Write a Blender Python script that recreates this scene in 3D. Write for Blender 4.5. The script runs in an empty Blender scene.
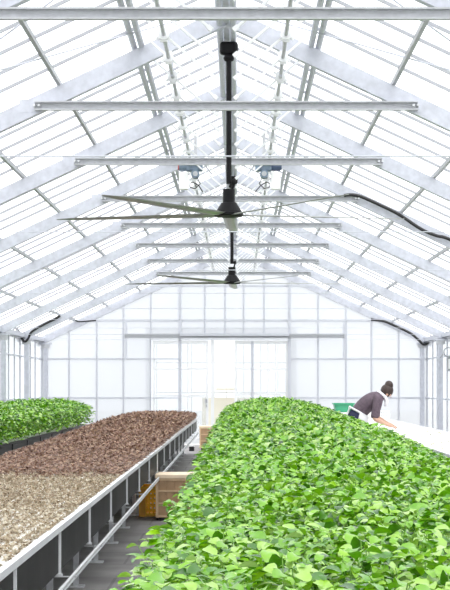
import bpy, math, random
import numpy as np
from mathutils import Vector, Matrix, Euler

S = bpy.context.scene
COL = S.collection
RND = random.Random(7)
NR = np.random.default_rng(11)
PI = math.pi

# ------------------------------------------------------------------ layout numbers (metres; camera looks along +Y)
EYE = 1.4            # camera height
F = 1600.0           # focal length in pixels of the 450x590 frame
VX, VY = 238.5, 386.5
XC = -0.107          # centre line of the house
BAY = 3.46
HALF = 4.5           # half width at the posts
SLOPE = 0.47
APEX = EYE + 3.17    # underside of the rafters at the ridge
ROW = [(n + 0.06) * BAY for n in range(1, 12)]     # truss rows
YEND = ROW[-1]
def under(rel): return APEX - SLOPE * abs(rel)     # underside of rafters
RD = 0.165           # rafter depth measured vertically
def roof(rel): return APEX + RD + 0.055 - SLOPE * abs(rel)
def at(px, py, Y): return Vector(((px - VX) * Y / F, Y, EYE + (VY - py) * Y / F))

# ------------------------------------------------------------------ materials
def mat(name, col, rough=0.5, metal=0.0, var=0.0, scale=20.0, spec=0.5, bump=0.0):
    m = bpy.data.materials.new(name); m.use_nodes = True
    nt = m.node_tree; b = nt.nodes['Principled BSDF']
    b.inputs['Base Color'].default_value = (*col, 1); b.inputs['Roughness'].default_value = rough
    b.inputs['Metallic'].default_value = metal; b.inputs['Specular IOR Level'].default_value = spec
    if var or bump:
        g = nt.nodes.new('ShaderNodeNewGeometry')
        n = nt.nodes.new('ShaderNodeTexNoise'); n.inputs['Scale'].default_value = scale; n.inputs['Detail'].default_value = 4
        nt.links.new(g.outputs['Position'], n.inputs['Vector'])
        if var:
            r = nt.nodes.new('ShaderNodeValToRGB')
            r.color_ramp.elements[0].position = 0.3; r.color_ramp.elements[1].position = 0.7
            r.color_ramp.elements[0].color = (*[max(0, c * (1 - var)) for c in col], 1)
            r.color_ramp.elements[1].color = (*[min(1, c * (1 + var)) for c in col], 1)
            nt.links.new(n.outputs['Fac'], r.inputs['Fac']); nt.links.new(r.outputs['Color'], b.inputs['Base Color'])
        if bump:
            bp = nt.nodes.new('ShaderNodeBump'); bp.inputs['Strength'].default_value = bump; bp.inputs['Distance'].default_value = 0.02
            nt.links.new(n.outputs['Fac'], bp.inputs['Height']); nt.links.new(bp.outputs['Normal'], b.inputs['Normal'])
    return m

def leaf_mat(name, cols, rough=0.35, trans=0.3, spec=0.5, coat=0.0):
    """leaf: every leaf its own hue out of COLS, glossy cuticle, some light passing through"""
    m = bpy.data.materials.new(name); m.use_nodes = True
    nt = m.node_tree; b = nt.nodes['Principled BSDF']; out = nt.nodes['Material Output']
    g = nt.nodes.new('ShaderNodeNewGeometry')
    r = nt.nodes.new('ShaderNodeValToRGB')
    el = r.color_ramp.elements
    for i, c in enumerate(cols):
        p = i / (len(cols) - 1)
        e = el[i] if i < 2 else el.new(p)
        e.position = p; e.color = (*c, 1)
    nt.links.new(g.outputs['Random Per Island'], r.inputs['Fac'])
    nt.links.new(r.outputs['Color'], b.inputs['Base Color'])
    b.inputs['Roughness'].default_value = rough; b.inputs['Specular IOR Level'].default_value = spec
    b.inputs['Coat Weight'].default_value = coat; b.inputs['Coat IOR'].default_value = 1.75; b.inputs['Coat Roughness'].default_value = 0.22
    t = nt.nodes.new('ShaderNodeBsdfTranslucent'); nt.links.new(r.outputs['Color'], t.inputs['Color'])
    mx = nt.nodes.new('ShaderNodeMixShader'); mx.inputs[0].default_value = trans
    nt.links.new(b.outputs[0], mx.inputs[1]); nt.links.new(t.outputs[0], mx.inputs[2])
    nt.links.new(mx.outputs[0], out.inputs['Surface'])
    return m

def pane_mat(name, tint, veil, veil_col=(0.9, 0.92, 0.95), gloss=0.04):
    """clear-to-frosted sheet: transparent with a milky scattering share and a faint gloss"""
    m = bpy.data.materials.new(name); m.use_nodes = True
    nt = m.node_tree; nt.nodes.remove(nt.nodes['Principled BSDF']); out = nt.nodes['Material Output']
    tr = nt.nodes.new('ShaderNodeBsdfTransparent'); tr.inputs['Color'].default_value = (*tint, 1)
    tl = nt.nodes.new('ShaderNodeBsdfTranslucent'); tl.inputs['Color'].default_value = (*veil_col, 1)
    df = nt.nodes.new('ShaderNodeBsdfDiffuse'); df.inputs['Color'].default_value = (*veil_col, 1)
    a = nt.nodes.new('ShaderNodeMixShader'); a.inputs[0].default_value = 0.45
    nt.links.new(tl.outputs[0], a.inputs[1]); nt.links.new(df.outputs[0], a.inputs[2])
    b = nt.nodes.new('ShaderNodeMixShader'); b.inputs[0].default_value = veil
    nt.links.new(tr.outputs[0], b.inputs[1]); nt.links.new(a.outputs[0], b.inputs[2])
    gl = nt.nodes.new('ShaderNodeBsdfGlossy'); gl.inputs['Roughness'].default_value = 0.15
    c = nt.nodes.new('ShaderNodeMixShader'); c.inputs[0].default_value = gloss
    nt.links.new(b.outputs[0], c.inputs[1]); nt.links.new(gl.outputs[0], c.inputs[2])
    nt.links.new(c.outputs[0], out.inputs['Surface'])
    return m

def floor_mat():
    m = mat('weed_mat_floor', (0.13, 0.12, 0.12), 0.75, 0, 0.0)
    nt = m.node_tree; b = nt.nodes['Principled BSDF']
    g = nt.nodes.new('ShaderNodeNewGeometry')
    n = nt.nodes.new('ShaderNodeTexNoise'); n.inputs['Scale'].default_value = 2.2; n.inputs['Detail'].default_value = 6
    nt.links.new(g.outputs['Position'], n.inputs['Vector'])
    r = nt.nodes.new('ShaderNodeValToRGB')
    r.color_ramp.elements[0].position = 0.35; r.color_ramp.elements[0].color = (0.26, 0.245, 0.245, 1)
    r.color_ramp.elements[1].position = 0.72; r.color_ramp.elements[1].color = (0.42, 0.40, 0.40, 1)
    nt.links.new(n.outputs['Fac'], r.inputs['Fac'])
    br = nt.nodes.new('ShaderNodeTexBrick'); br.inputs['Scale'].default_value = 1.0
    br.inputs['Mortar Size'].default_value = 0.012; br.inputs['Brick Width'].default_value = 1.8; br.inputs['Row Height'].default_value = 0.9
    br.inputs['Mortar'].default_value = (0.7, 0.7, 0.7, 1); br.inputs['Color1'].default_value = (1, 1, 1, 1); br.inputs['Color2'].default_value = (0.94, 0.94, 0.94, 1)
    nt.links.new(g.outputs['Position'], br.inputs['Vector'])
    mu = nt.nodes.new('ShaderNodeMixRGB'); mu.blend_type = 'MULTIPLY'; mu.inputs[0].default_value = 1
    nt.links.new(r.outputs['Color'], mu.inputs[1]); nt.links.new(br.outputs['Color'], mu.inputs[2])
    nt.links.new(mu.outputs[0], b.inputs['Base Color'])
    return m

GALV = mat('galvanised_steel', (0.52, 0.535, 0.595), 0.5, 0.0, 0.10, 14, 0.5)
GALV2 = mat('galvanised_channel', (0.46, 0.47, 0.495), 0.45, 0.0, 0.10, 18, 0.5)
BAR = mat('grey_glazing_bar', (0.38, 0.39, 0.42), 0.5)
PURL = mat('grey_purlin_tube', (0.37, 0.38, 0.40), 0.45, 0.0, 0.08, 10)
MULL = mat('painted_mullion', (0.50, 0.515, 0.56), 0.5)
WHITEP = mat('white_painted_steel', (0.78, 0.79, 0.8), 0.45)
HEADER = mat('grey_header', (0.30, 0.31, 0.33), 0.5)
ALU = mat('bright_aluminium', (0.74, 0.75, 0.77), 0.35, 0.0, 0.06, 8)
LEGM = mat('zinc_leg', (0.60, 0.61, 0.63), 0.45, 0.0, 0.1, 20)
BLACKSHEET = mat('black_plastic_sheet', (0.014, 0.014, 0.013), 0.45, 0, 0.6, 3, 0.3, 0.25)
BLACKTRAY = mat('black_tray', (0.02, 0.02, 0.021), 0.5)
FOAM = mat('white_foam_panel', (0.82, 0.81, 0.78), 0.7, 0, 0.05, 6)
FANBLK = mat('black_fan_metal', (0.008, 0.008, 0.009), 0.55, 0, 0, 1, 0.15)
BLADE = mat('fan_blade_metal', (0.26, 0.27, 0.25), 0.3, 0, 0.04, 6)
MOTOR = mat('blue_grey_motor', (0.17, 0.23, 0.30), 0.45, 0, 0.15, 20)
MOTORD = mat('dark_motor_cap', (0.06, 0.09, 0.16), 0.45)
REDM = mat('red_plug', (0.55, 0.12, 0.1), 0.5)
CABLE = mat('black_cable', (0.015, 0.015, 0.017), 0.45)
TAN = mat('tan_crate_slats', (0.43, 0.275, 0.155), 0.6, 0, 0.15, 14)
TAND = mat('tan_crate_ribs', (0.66, 0.47, 0.29), 0.55, 0, 0.1, 14)
LID = mat('pale_wood_lid', (0.88, 0.71, 0.52), 0.6, 0, 0.08, 10)
YEL = mat('yellow_plastic', (0.92, 0.56, 0.03), 0.4, 0, 0.06, 8)
YELD = mat('orange_yellow_corner', (0.78, 0.38, 0.02), 0.4, 0, 0.06, 8)
GREENBIN = mat('green_plastic_bin', (0.05, 0.36, 0.19), 0.4)
WHITEPL = mat('white_plastic', (0.85, 0.85, 0.84), 0.4)
GREYBOX = mat('grey_box_paint', (0.33, 0.34, 0.36), 0.5)
SKIN = mat('skin', (0.66, 0.40, 0.29), 0.5)
SHIRT = mat('plum_grey_shirt', (0.115, 0.082, 0.105), 0.85, 0, 0.2, 25)
APRON = mat('white_apron_cotton', (0.86, 0.86, 0.88), 0.8)
NAVY = mat('navy_trousers', (0.03, 0.035, 0.085), 0.85, 0, 0.15, 30)
HAIR = mat('dark_brown_hair', (0.045, 0.026, 0.02), 0.5, 0, 0.3, 60)
SHOE = mat('white_rubber_boot', (0.7, 0.7, 0.7), 0.5)
EYEM = mat('eye_dark', (0.02, 0.015, 0.012), 0.3)
LIPM = mat('lip', (0.5, 0.22, 0.2), 0.5)
CREAM = mat('cream_board', (0.80, 0.76, 0.64), 0.6)
SOILY = mat('pale_outside_ground', (0.72, 0.71, 0.68), 0.9, 0, 0.05, 2)
GREEN = leaf_mat('green_leaf', [(0.02, 0.10, 0.002), (0.09, 0.30, 0.003), (0.18, 0.43, 0.004), (0.27, 0.53, 0.008), (0.45, 0.62, 0.22)], 0.3, 0.2, 0.7, 0.15)  # random leaf greens; palest also paints in sky sheen, darkest the shade in gaps
STEMG = mat('green_stem', (0.22, 0.42, 0.08), 0.5)
REDLEAF = leaf_mat('red_brown_leaf', [(0.10, 0.05, 0.035), (0.22, 0.12, 0.085), (0.36, 0.22, 0.155), (0.44, 0.31, 0.20)], 0.45, 0.2, 0.5)
OLIVE = leaf_mat('olive_tan_seedling_leaf', [(0.20, 0.145, 0.085), (0.34, 0.255, 0.165), (0.42, 0.345, 0.235), (0.55, 0.49, 0.38)], 0.5, 0.2, 0.5)
ROOFP = pane_mat('clear_roof_sheet', (0.97, 0.98, 0.99), 0.10, (0.92, 0.93, 0.95), 0.03)
WALLP = pane_mat('frosted_wall_sheet', (0.27, 0.28, 0.295), 0.45, (0.86, 0.88, 0.92), 0.03)
DOORP = pane_mat('clear_door_sheet', (0.86, 0.87, 0.88), 0.13, (0.9, 0.92, 0.94), 0.03)
SIDEP = pane_mat('frosted_side_sheet', (0.70, 0.71, 0.72), 0.26, (0.90, 0.92, 0.94), 0.02)
PORCHP = pane_mat('porch_sheet', (0.80, 0.81, 0.82), 0.08)
FLOORM = floor_mat()

# ------------------------------------------------------------------ mesh helpers
class MB:
    def __init__(self): self.v = []; self.f = []
    def box(self, a, b):
        (x0, y0, z0), (x1, y1, z1) = [(min(a[i], b[i]) for i in range(3)) for _ in (0,)][0], (0, 0, 0)
        return self
    def add(self, vs, fs):
        o = len(self.v); self.v += [tuple(p) for p in vs]; self.f += [tuple(i + o for i in f) for f in fs]; return self
    def box(self, a, b):
        x0, x1 = sorted((a[0], b[0])); y0, y1 = sorted((a[1], b[1])); z0, z1 = sorted((a[2], b[2]))
        return self.add([(x0, y0, z0), (x1, y0, z0), (x1, y1, z0), (x0, y1, z0), (x0, y0, z1), (x1, y0, z1), (x1, y1, z1), (x0, y1, z1)],
                 [(0, 3, 2, 1), (4, 5, 6, 7), (0, 1, 5, 4), (1, 2, 6, 5), (2, 3, 7, 6), (3, 0, 4, 7)])
    def prism(self, pts, p0, p1, u, w):
        """profile PTS (u, w coordinates) swept from p0 to p1"""
        p0, p1, u, w = Vector(p0), Vector(p1), Vector(u), Vector(w); n = len(pts)
        vs = [p0 + u * a + w * b for a, b in pts] + [p1 + u * a + w * b for a, b in pts]
        fs = [(i, (i + 1) % n, n + (i + 1) % n, n + i) for i in range(n)]
        return self.add(vs, fs + [tuple(range(n - 1, -1, -1)), tuple(range(n, 2 * n))])
    def bar(self, p0, p1, w, h, up=(0, 0, 1)):
        p0, p1 = Vector(p0), Vector(p1); d = (p1 - p0).normalized(); up = Vector(up)
        u = d.cross(up)
        if u.length < 1e-5: u = d.cross(Vector((1, 0, 0)))
        u.normalize(); v = u.cross(d).normalized()
        return self.prism([(-w/2, -h/2), (w/2, -h/2), (w/2, h/2), (-w/2, h/2)], p0, p1, u, v)
    def channel(self, p0, p1, w, h, t, up=(0, 0, 1), flip=1):
        """C section: web in front, two flanges pointing back"""
        p0, p1 = Vector(p0), Vector(p1); d = (p1 - p0).normalized(); u = d.cross(Vector(up)).normalized(); v = u.cross(d).normalized()
        u = u * flip
        pr = [(0, 0), (w, 0), (w, t), (t, t), (t, h - t), (w, h - t), (w, h), (0, h)]
        if flip < 0: pr = pr[::-1]
        return self.prism(pr, p0, p1, u, v)
    def tube(self, path, r, n=8, cap=True):
        P = [Vector(p) for p in path]; R = r if isinstance(r, (list, tuple)) else [r] * len(P)
        vs, fs = [], []; ref = None
        for i, p in enumerate(P):
            t = (P[min(i + 1, len(P) - 1)] - P[max(i - 1, 0)]).normalized()
            if ref is None: ref = t.orthogonal().normalized()
            ref = (ref - t * ref.dot(t))
            ref = ref.normalized() if ref.length > 1e-6 else t.orthogonal().normalized()
            b = t.cross(ref)
            vs += [p + (ref * math.cos(2*PI*k/n) + b * math.sin(2*PI*k/n)) * R[i] for k in range(n)]
        for i in range(len(P) - 1):
            fs += [(i*n+k, i*n+(k+1) % n, (i+1)*n+(k+1) % n, (i+1)*n+k) for k in range(n)]
        if cap: fs += [tuple(range(n - 1, -1, -1)), tuple(range((len(P)-1)*n, len(P)*n))]
        return self.add(vs, fs)
    def lathe(self, prof, c=(0, 0, 0), n=24):
        c = Vector(c); vs = [c + Vector((r * math.cos(2*PI*k/n), r * math.sin(2*PI*k/n), z)) for r, z in prof for k in range(n)]
        m = len(prof)
        fs = [(i*n+k, i*n+(k+1) % n, (i+1)*n+(k+1) % n, (i+1)*n+k) for i in range(m - 1) for k in range(n)]
        return self.add(vs, fs + [tuple(range(n-1, -1, -1)), tuple(range((m-1)*n, m*n))])
    def ball(self, c, r, n=14, m=9):
        c = Vector(c); r = Vector((r, r, r)) if not hasattr(r, '__len__') else Vector(r)
        vs = [c + Vector((0, 0, -r.z))]
        for i in range(1, m):
            a = -PI/2 + PI*i/m
            vs += [c + Vector((r.x*math.cos(a)*math.cos(2*PI*k/n), r.y*math.cos(a)*math.sin(2*PI*k/n), r.z*math.sin(a))) for k in range(n)]
        vs.append(c + Vector((0, 0, r.z))); L = len(vs) - 1
        fs = [(0, 1+(k+1) % n, 1+k) for k in range(n)]
        for i in range(m - 2):
            fs += [(1+i*n+k, 1+i*n+(k+1) % n, 1+(i+1)*n+(k+1) % n, 1+(i+1)*n+k) for k in range(n)]
        fs += [(1+(m-2)*n+k, 1+(m-2)*n+(k+1) % n, L) for k in range(n)]
        return self.add(vs, fs)
    def quad(self, *p): return self.add(p, [tuple(range(len(p)))])
    def xf(self, M):
        self.v = [tuple(M @ Vector(p)) for p in self.v]; return self
    def build(self, name, m, parent=None, smooth=False, bevel=0.0):
        me = bpy.data.meshes.new(name)
        off = parent_loc(parent)
        me.from_pydata([tuple(Vector(p) - off) for p in self.v], [], self.f); me.update()
        if smooth: me.shade_smooth()
        me.materials.append(m)
        o = bpy.data.objects.new(name, me); COL.objects.link(o); o.parent = parent
        if bevel:
            bv = o.modifiers.new('bevel', 'BEVEL'); bv.width = bevel; bv.segments = 2; bv.limit_method = 'ANGLE'
        return o

WLOC = {}
def parent_loc(p):
    """world position of a parent chain (nothing is rotated while parts are being built)"""
    t = Vector((0, 0, 0))
    while p is not None: t += Vector(p.location); p = p.parent
    return t

def tag(o, label=None, cat=None, group=None, kind=None):
    for k, v in (('label', label), ('category', cat), ('group', group), ('kind', kind)):
        if v: o[k] = v
    return o
def empty(name, loc=(0, 0, 0), label=None, cat=None, group=None, kind=None):
    o = bpy.data.objects.new(name, None); COL.objects.link(o); o.location = loc; o.empty_display_size = 0.1
    return tag(o, label, cat, group, kind)
def struct(o): o['kind'] = 'structure'; return o
def children(o): return [c for c in COL.objects if c.parent == o]
def copy_tree(o, parent=None):
    c = o.copy(); COL.objects.link(c); c.parent = parent
    for ch in children(o): copy_tree(ch, c)
    return c

# ================================================================== SETTING
WL, WR = XC - HALF - 0.16, XC + HALF + 0.16          # wall planes
Y0 = -4.0
struct(MB().box((WL, Y0, -0.1), (WR, YEND + 0.05, 0)).build('floor', FLOORM))
struct(MB().quad((-60, -40, -0.11), (60, -40, -0.11), (60, 100, -0.11), (-60, 100, -0.11)).build('ground', SOILY))

# roof: one sheet surface per side, each with its glazing bars
rows_all = [ROW[0] - 2*BAY, ROW[0] - BAY] + ROW
for side, nm in ((-1, 'ceiling_left'), (1, 'ceiling_right')):
    rt = empty(nm, (XC, 0, 0), kind='structure')
    sh = MB()
    for i in range(len(rows_all) - 1):
        a, b = rows_all[i], rows_all[i + 1]
        e = HALF + 0.25
        sh.add([(XC + side*0.03, a, roof(0.03)), (XC + side*e, a, roof(e)), (XC + side*e, b, roof(e)), (XC + side*0.03, b, roof(0.03))], [(0, 1, 2, 3)])
    sh.build('roof_sheet', ROOFP, rt)
    for i in range(len(rows_all) - 1):
        for k in range(1, 6):
            y = rows_all[i] + BAY * k / 6
            if y < 5: continue
            e = HALF + 0.22
            MB().bar((XC + side*0.06, y, roof(0.06) - 0.014), (XC + side*e, y, roof(e) - 0.014), 0.013, 0.026).build('glazing_bar', BAR, rt)

# rafters, purlins, ridge, tie beams, posts, gutters
PUR = [0.78, 1.47, 2.25, 3.03, 3.80]
for y in rows_all:
    for side in (-1, 1):
        m = MB()
        p0 = Vector((XC, y, under(0))); p1 = Vector((XC + side*(HALF + 0.2), y, under(HALF + 0.2)))
        h = RD * math.cos(math.atan(SLOPE)); n = Vector((side*SLOPE, 0, 1)).normalized()
        c0, c1 = p0 + n*h/2, p1 + n*h/2
        m.bar(c0, c1, 0.028, h - 0.02, n)
        for q in (0.006, h - 0.006):
            m.bar(p0 + n*q + Vector((0, 0.025, 0)), p1 + n*q + Vector((0, 0.025, 0)), 0.08, 0.012, n)
        struct(m.build('rafter', GALV))
for side in (-1, 1):
    for k, r in enumerate(PUR):
        x = XC + side*r; z = APEX + RD - SLOPE*r
        m = MB()
        if k == 0:      # the doubled rail below the vents
            for q in (-0.034, 0.034): m.tube([(x + q, Y0, z + 0.028), (x + q, YEND, z + 0.028)], 0.028, 10)
        else:
            m.bar((x, Y0, z + 0.022), (x, YEND, z + 0.022), 0.032, 0.044)
        struct(m.build('purlin', GALV if k == 0 else PURL))
m = MB()
for q in (-0.062, 0.062): m.tube([(XC + q, Y0, APEX + 0.02), (XC + q, YEND, APEX + 0.02)], 0.03, 10)
m.bar((XC, Y0, APEX + 0.03), (XC, YEND, APEX + 0.03), 0.05, 0.02)
m.bar((XC, Y0, APEX + RD + 0.05), (XC, YEND, APEX + RD + 0.05), 0.08, 0.02)
struct(m.build('ridge_beam', GALV))

TIE = 1.677; ZT = EYE + 2.457
for y in rows_all[1:-1]:
    t = struct(empty('tie_beam', (XC, y - 0.045, ZT)))
    MB().channel((XC - TIE, y - 0.02, ZT - 0.04), (XC + TIE, y - 0.02, ZT - 0.04), 0.05, 0.078, 0.012, flip=1).build('channel', GALV2, t)
    for s in (-1, 1):
        x = XC + s*(TIE + 0.03)
        MB().box((x - 0.11, y - 0.016, ZT - 0.055), (x + 0.05, y - 0.012, ZT + 0.06)).build('gusset_plate', GALV, t)
        for q in (-0.06, -0.02):
            MB().tube([(x + s*q - s*0.01, y - 0.086, ZT), (x + s*q - s*0.01, y - 0.01, ZT)], 0.012, 6).build('bolt', LEGM, t)
    struct(MB().tube([(XC - HALF, y - 0.04, EYE + 1.02), (XC + HALF, y - 0.04, EYE + 1.02)], 0.0035, 5).build('tension_wire', GALV))
# cross bracing wires in the roof plane, near bay
for s in (-1, 1):
    for a, b in ((ROW[2], ROW[3]), (ROW[3], ROW[2])):
        p = Vector((XC + s*4.4, a, under(4.4) + RD + 0.015)); q = Vector((XC + s*0.1, b, under(0.1) + RD + 0.015))
        struct(MB().tube([p, q], 0.007, 5).build('brace_wire', GALV))

ZE = under(HALF)
for side in (-1, 1):
    x = XC + side*HALF
    for y in rows_all[1:]:
        c = struct(empty('post', (x, y, 0)))
        MB().box((x - 0.05, y - 0.05, 0), (x + 0.05, y + 0.05, ZE - 0.02)).build('shaft', GALV, c, bevel=0.006)
        MB().box((x - 0.13, y - 0.06, ZE - 0.05), (x + 0.13, y + 0.06, ZE - 0.015)).build('cap_plate', GALV, c)
        MB().box((x - 0.10, y - 0.055, ZE - 0.14), (x + 0.10, y - 0.051, ZE - 0.05)).build('haunch', GALV2, c)
        MB().box((x - 0.1, y - 0.1, 0), (x + 0.1, y + 0.1, 0.012)).build('base_plate', GALV2, c)
    g = MB(); xo = x + side*0.12
    g.box((xo - 0.09, Y0, ZE + 0.0), (xo + 0.09, YEND, ZE + 0.012)); g.box((xo - 0.09, Y0, ZE), (xo - 0.078, YEND, ZE + 0.11)); g.box((xo + 0.078, Y0, ZE), (xo + 0.09, YEND, ZE + 0.11))
    struct(g.build('eave_beam', GALV))

# side walls
for side, nm, x in ((-1, 'wall_left', WL), (1, 'wall_right', WR)):
    w = empty(nm, (x, 0, 0), kind='structure')
    MB().box((x - 0.003, Y0, 0.02), (x + 0.003, YEND, ZE + 0.1)).build('wall_sheet', SIDEP, w)
    y = YEND - BAY/4
    while y > 14:
        MB().box((x - 0.015 - side*0.012, y - 0.013, 0), (x + 0.015 - side*0.012, y + 0.013, ZE + 0.1)).build('mullion', MULL, w)
        y -= BAY / 4
    for z in (0.3, 1.12, 2.06):
        MB().box((x - side*0.038 - 0.01, Y0, z - 0.016), (x - side*0.038 + 0.01, YEND, z + 0.016)).build('girt', MULL, w)

# end wall
K = YEND / F
def ex(px): return (px - VX) * K
def ez(py): return EYE + (VY - py) * K
wb = empty('wall_back', (XC, YEND, 0), kind='structure')
yb = YEND + 0.03
xo0, xo1 = ex(207), ex(236)      # the open doorway
zo = ez(340)
def gable(x): return roof(abs(x - XC)) - 0.02
sh = MB()
# sheet with the doorway left open
dl, dr = ex(151), ex(289)
sh.quad((WL, yb, 0.02), (dl, yb, 0.02), (dl, yb, gable(dl)), (WL, yb, gable(WL)))
sh.quad((dr, yb, 0.02), (WR, yb, 0.02), (WR, yb, gable(WR)), (dr, yb, gable(dr)))
sh.quad((dl, yb, zo), (dr, yb, zo), (dr, yb, gable(dr)), (XC, yb, gable(XC)), (dl, yb, gable(dl)))
sh.build('wall_sheet', WALLP, wb)
for px in (42, 69, 96.6, 123.4, 150.6, 204.7, 225, 243.6, 264, 318, 346, 371.5, 398.7, 427):
    x = ex(px); zb = ez(335) if 151 < px < 289 else 0.0
    MB().box((x - 0.021, yb - 0.045, zb), (x + 0.021, yb - 0.003, under(x - XC) + 0.05)).build('mullion', MULL, wb)
for px in (180, 289.3):
    x = ex(px)
    MB().box((x - 0.036, yb - 0.13, 0), (x + 0.036, yb - 0.05, under(x - XC) + 0.02)).build('wind_post', MULL, wb)
for z, a, b in ((ez(321), XC - 3.75, XC + 3.75), (ez(286), XC - 2.0, XC + 2.0)):
    MB().box((a, yb - 0.05, z - 0.02), (b, yb - 0.048 + 0.03, z + 0.02)).build('cross_rail', MULL, wb)
for py in (359, 398):
    for a, b in ((WL, ex(151)), (ex(289), WR)):
        MB().box((a, yb - 0.05, ez(py) - 0.02), (b, yb - 0.018, ez(py) + 0.02)).build('cross_rail', MULL, wb)
    MB().box((ex(151), yb - 0.17, ez(py) - 0.014), (ex(180), yb - 0.15, ez(py) + 0.014)).build('cross_rail', MULL, wb)
for a, b in ((WL, ex(151)), (ex(289), WR)):
    MB().box((a, yb - 0.05, 0), (b, yb + 0.02, 0.3)).build('sill_board', WHITEP, wb)
hd = struct(empty('trim_1', (XC, yb - 0.2, ez(337))))
MB().box((ex(125), yb - 0.20, ez(338.2)), (ex(344), yb - 0.14, ez(334.0))).build('door_track', HEADER, hd)
MB().box((ex(180), yb - 0.235, ez(336.2)), (ex(289), yb - 0.205, ez(333.4))).build('track_cover', MULL, hd)
for px in (126.5, 343.5):
    MB().box((ex(px) - 0.02, yb - 0.19, ez(360)), (ex(px) + 0.02, yb - 0.15, ez(321))).build('track_hanger', MULL, hd)

def door(name, x0, x1, y, verts, rails, mid=None):
    d = struct(empty(name, ((x0 + x1)/2, y, 0)))
    z0, z1 = 0.03, ez(340.5)
    f = MB()
    f.box((x0, y - 0.02, z0), (x0 + 0.06, y + 0.02, z1)); f.box((x1 - 0.06, y - 0.02, z0), (x1, y + 0.02, z1))
    f.box((x0 + 0.06, y - 0.019, z1 - 0.08), (x1 - 0.06, y + 0.019, z1)); f.box((x0 + 0.06, y - 0.019, z0), (x1 - 0.06, y + 0.019, z0 + 0.12))
    f.build('door_frame', WHITEP, d)
    for px in verts: MB().box((ex(px) - 0.012, y - 0.012, z0 + 0.12), (ex(px) + 0.012, y + 0.012, z1 - 0.08)).build('door_bar', WHITEP, d)
    for py in rails: MB().box((x0 + 0.06, y - 0.015, ez(py) - 0.022), (x1 - 0.06, y + 0.015, ez(py) + 0.022)).build('door_rail', WHITEP, d)
    if mid: MB().box((ex(mid) - 0.03, y - 0.03, z0 + 0.02), (ex(mid) + 0.03, y + 0.022, z1 - 0.02)).build('door_stile', MULL, d)
    MB().box((x0 + 0.06, y - 0.003, z0 + 0.12), (x1 - 0.06, y + 0.003, z1 - 0.08)).build('door_sheet', DOORP, d)
    return d
d1 = door('door_1', ex(152.5), ex(208.5), yb - 0.1, (188,), (369, 396))
h = MB().box((ex(205), yb - 0.15, ez(403)), (ex(207.3), yb - 0.12, ez(399)))
h.box((ex(205.6), yb - 0.15, ez(407)), (ex(206.8), yb - 0.125, ez(404.5))).build('handle', GREYBOX, d1)
d2 = door('door_2', ex(234.5), ex(288), yb - 0.06, (268, 275.5), (369, 394), 252.3)
d3 = struct(MB().box((ex(211), yb - 0.06, 0), (ex(214.0), yb + 0.0, ez(340))).build('trim_2', WHITEP))

# glazed porch outside the doorway
po = empty('wall_porch', (XC, YEND + 2.2, 0), kind='structure')
yp = YEND + 2.2
MB().box((ex(140), yp - 0.003, 0), (ex(300), yp + 0.003, 2.9)).build('wall_sheet', PORCHP, po)
for px in (152, 189, 213, 226, 244, 262, 280): MB().box((ex(px) - 0.012, yp - 0.03, 0), (ex(px) + 0.012, yp - 0.004, 2.9)).build('mullion', WHITEP, po)
for z in (2.0, 1.25): MB().box((ex(140), yp - 0.04, z - 0.014), (ex(300), yp - 0.012, z + 0.014)).build('cross_rail', WHITEP, po)
MB().box((ex(200), yp - 0.05, 0), (ex(262), yp - 0.045, 1.12)).build('cream_board', CREAM, po)
MB().box((ex(215), yp - 0.3, 1.30), (ex(236), yp - 0.05, 1.36)).build('shelf_board', CREAM, po)

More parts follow.
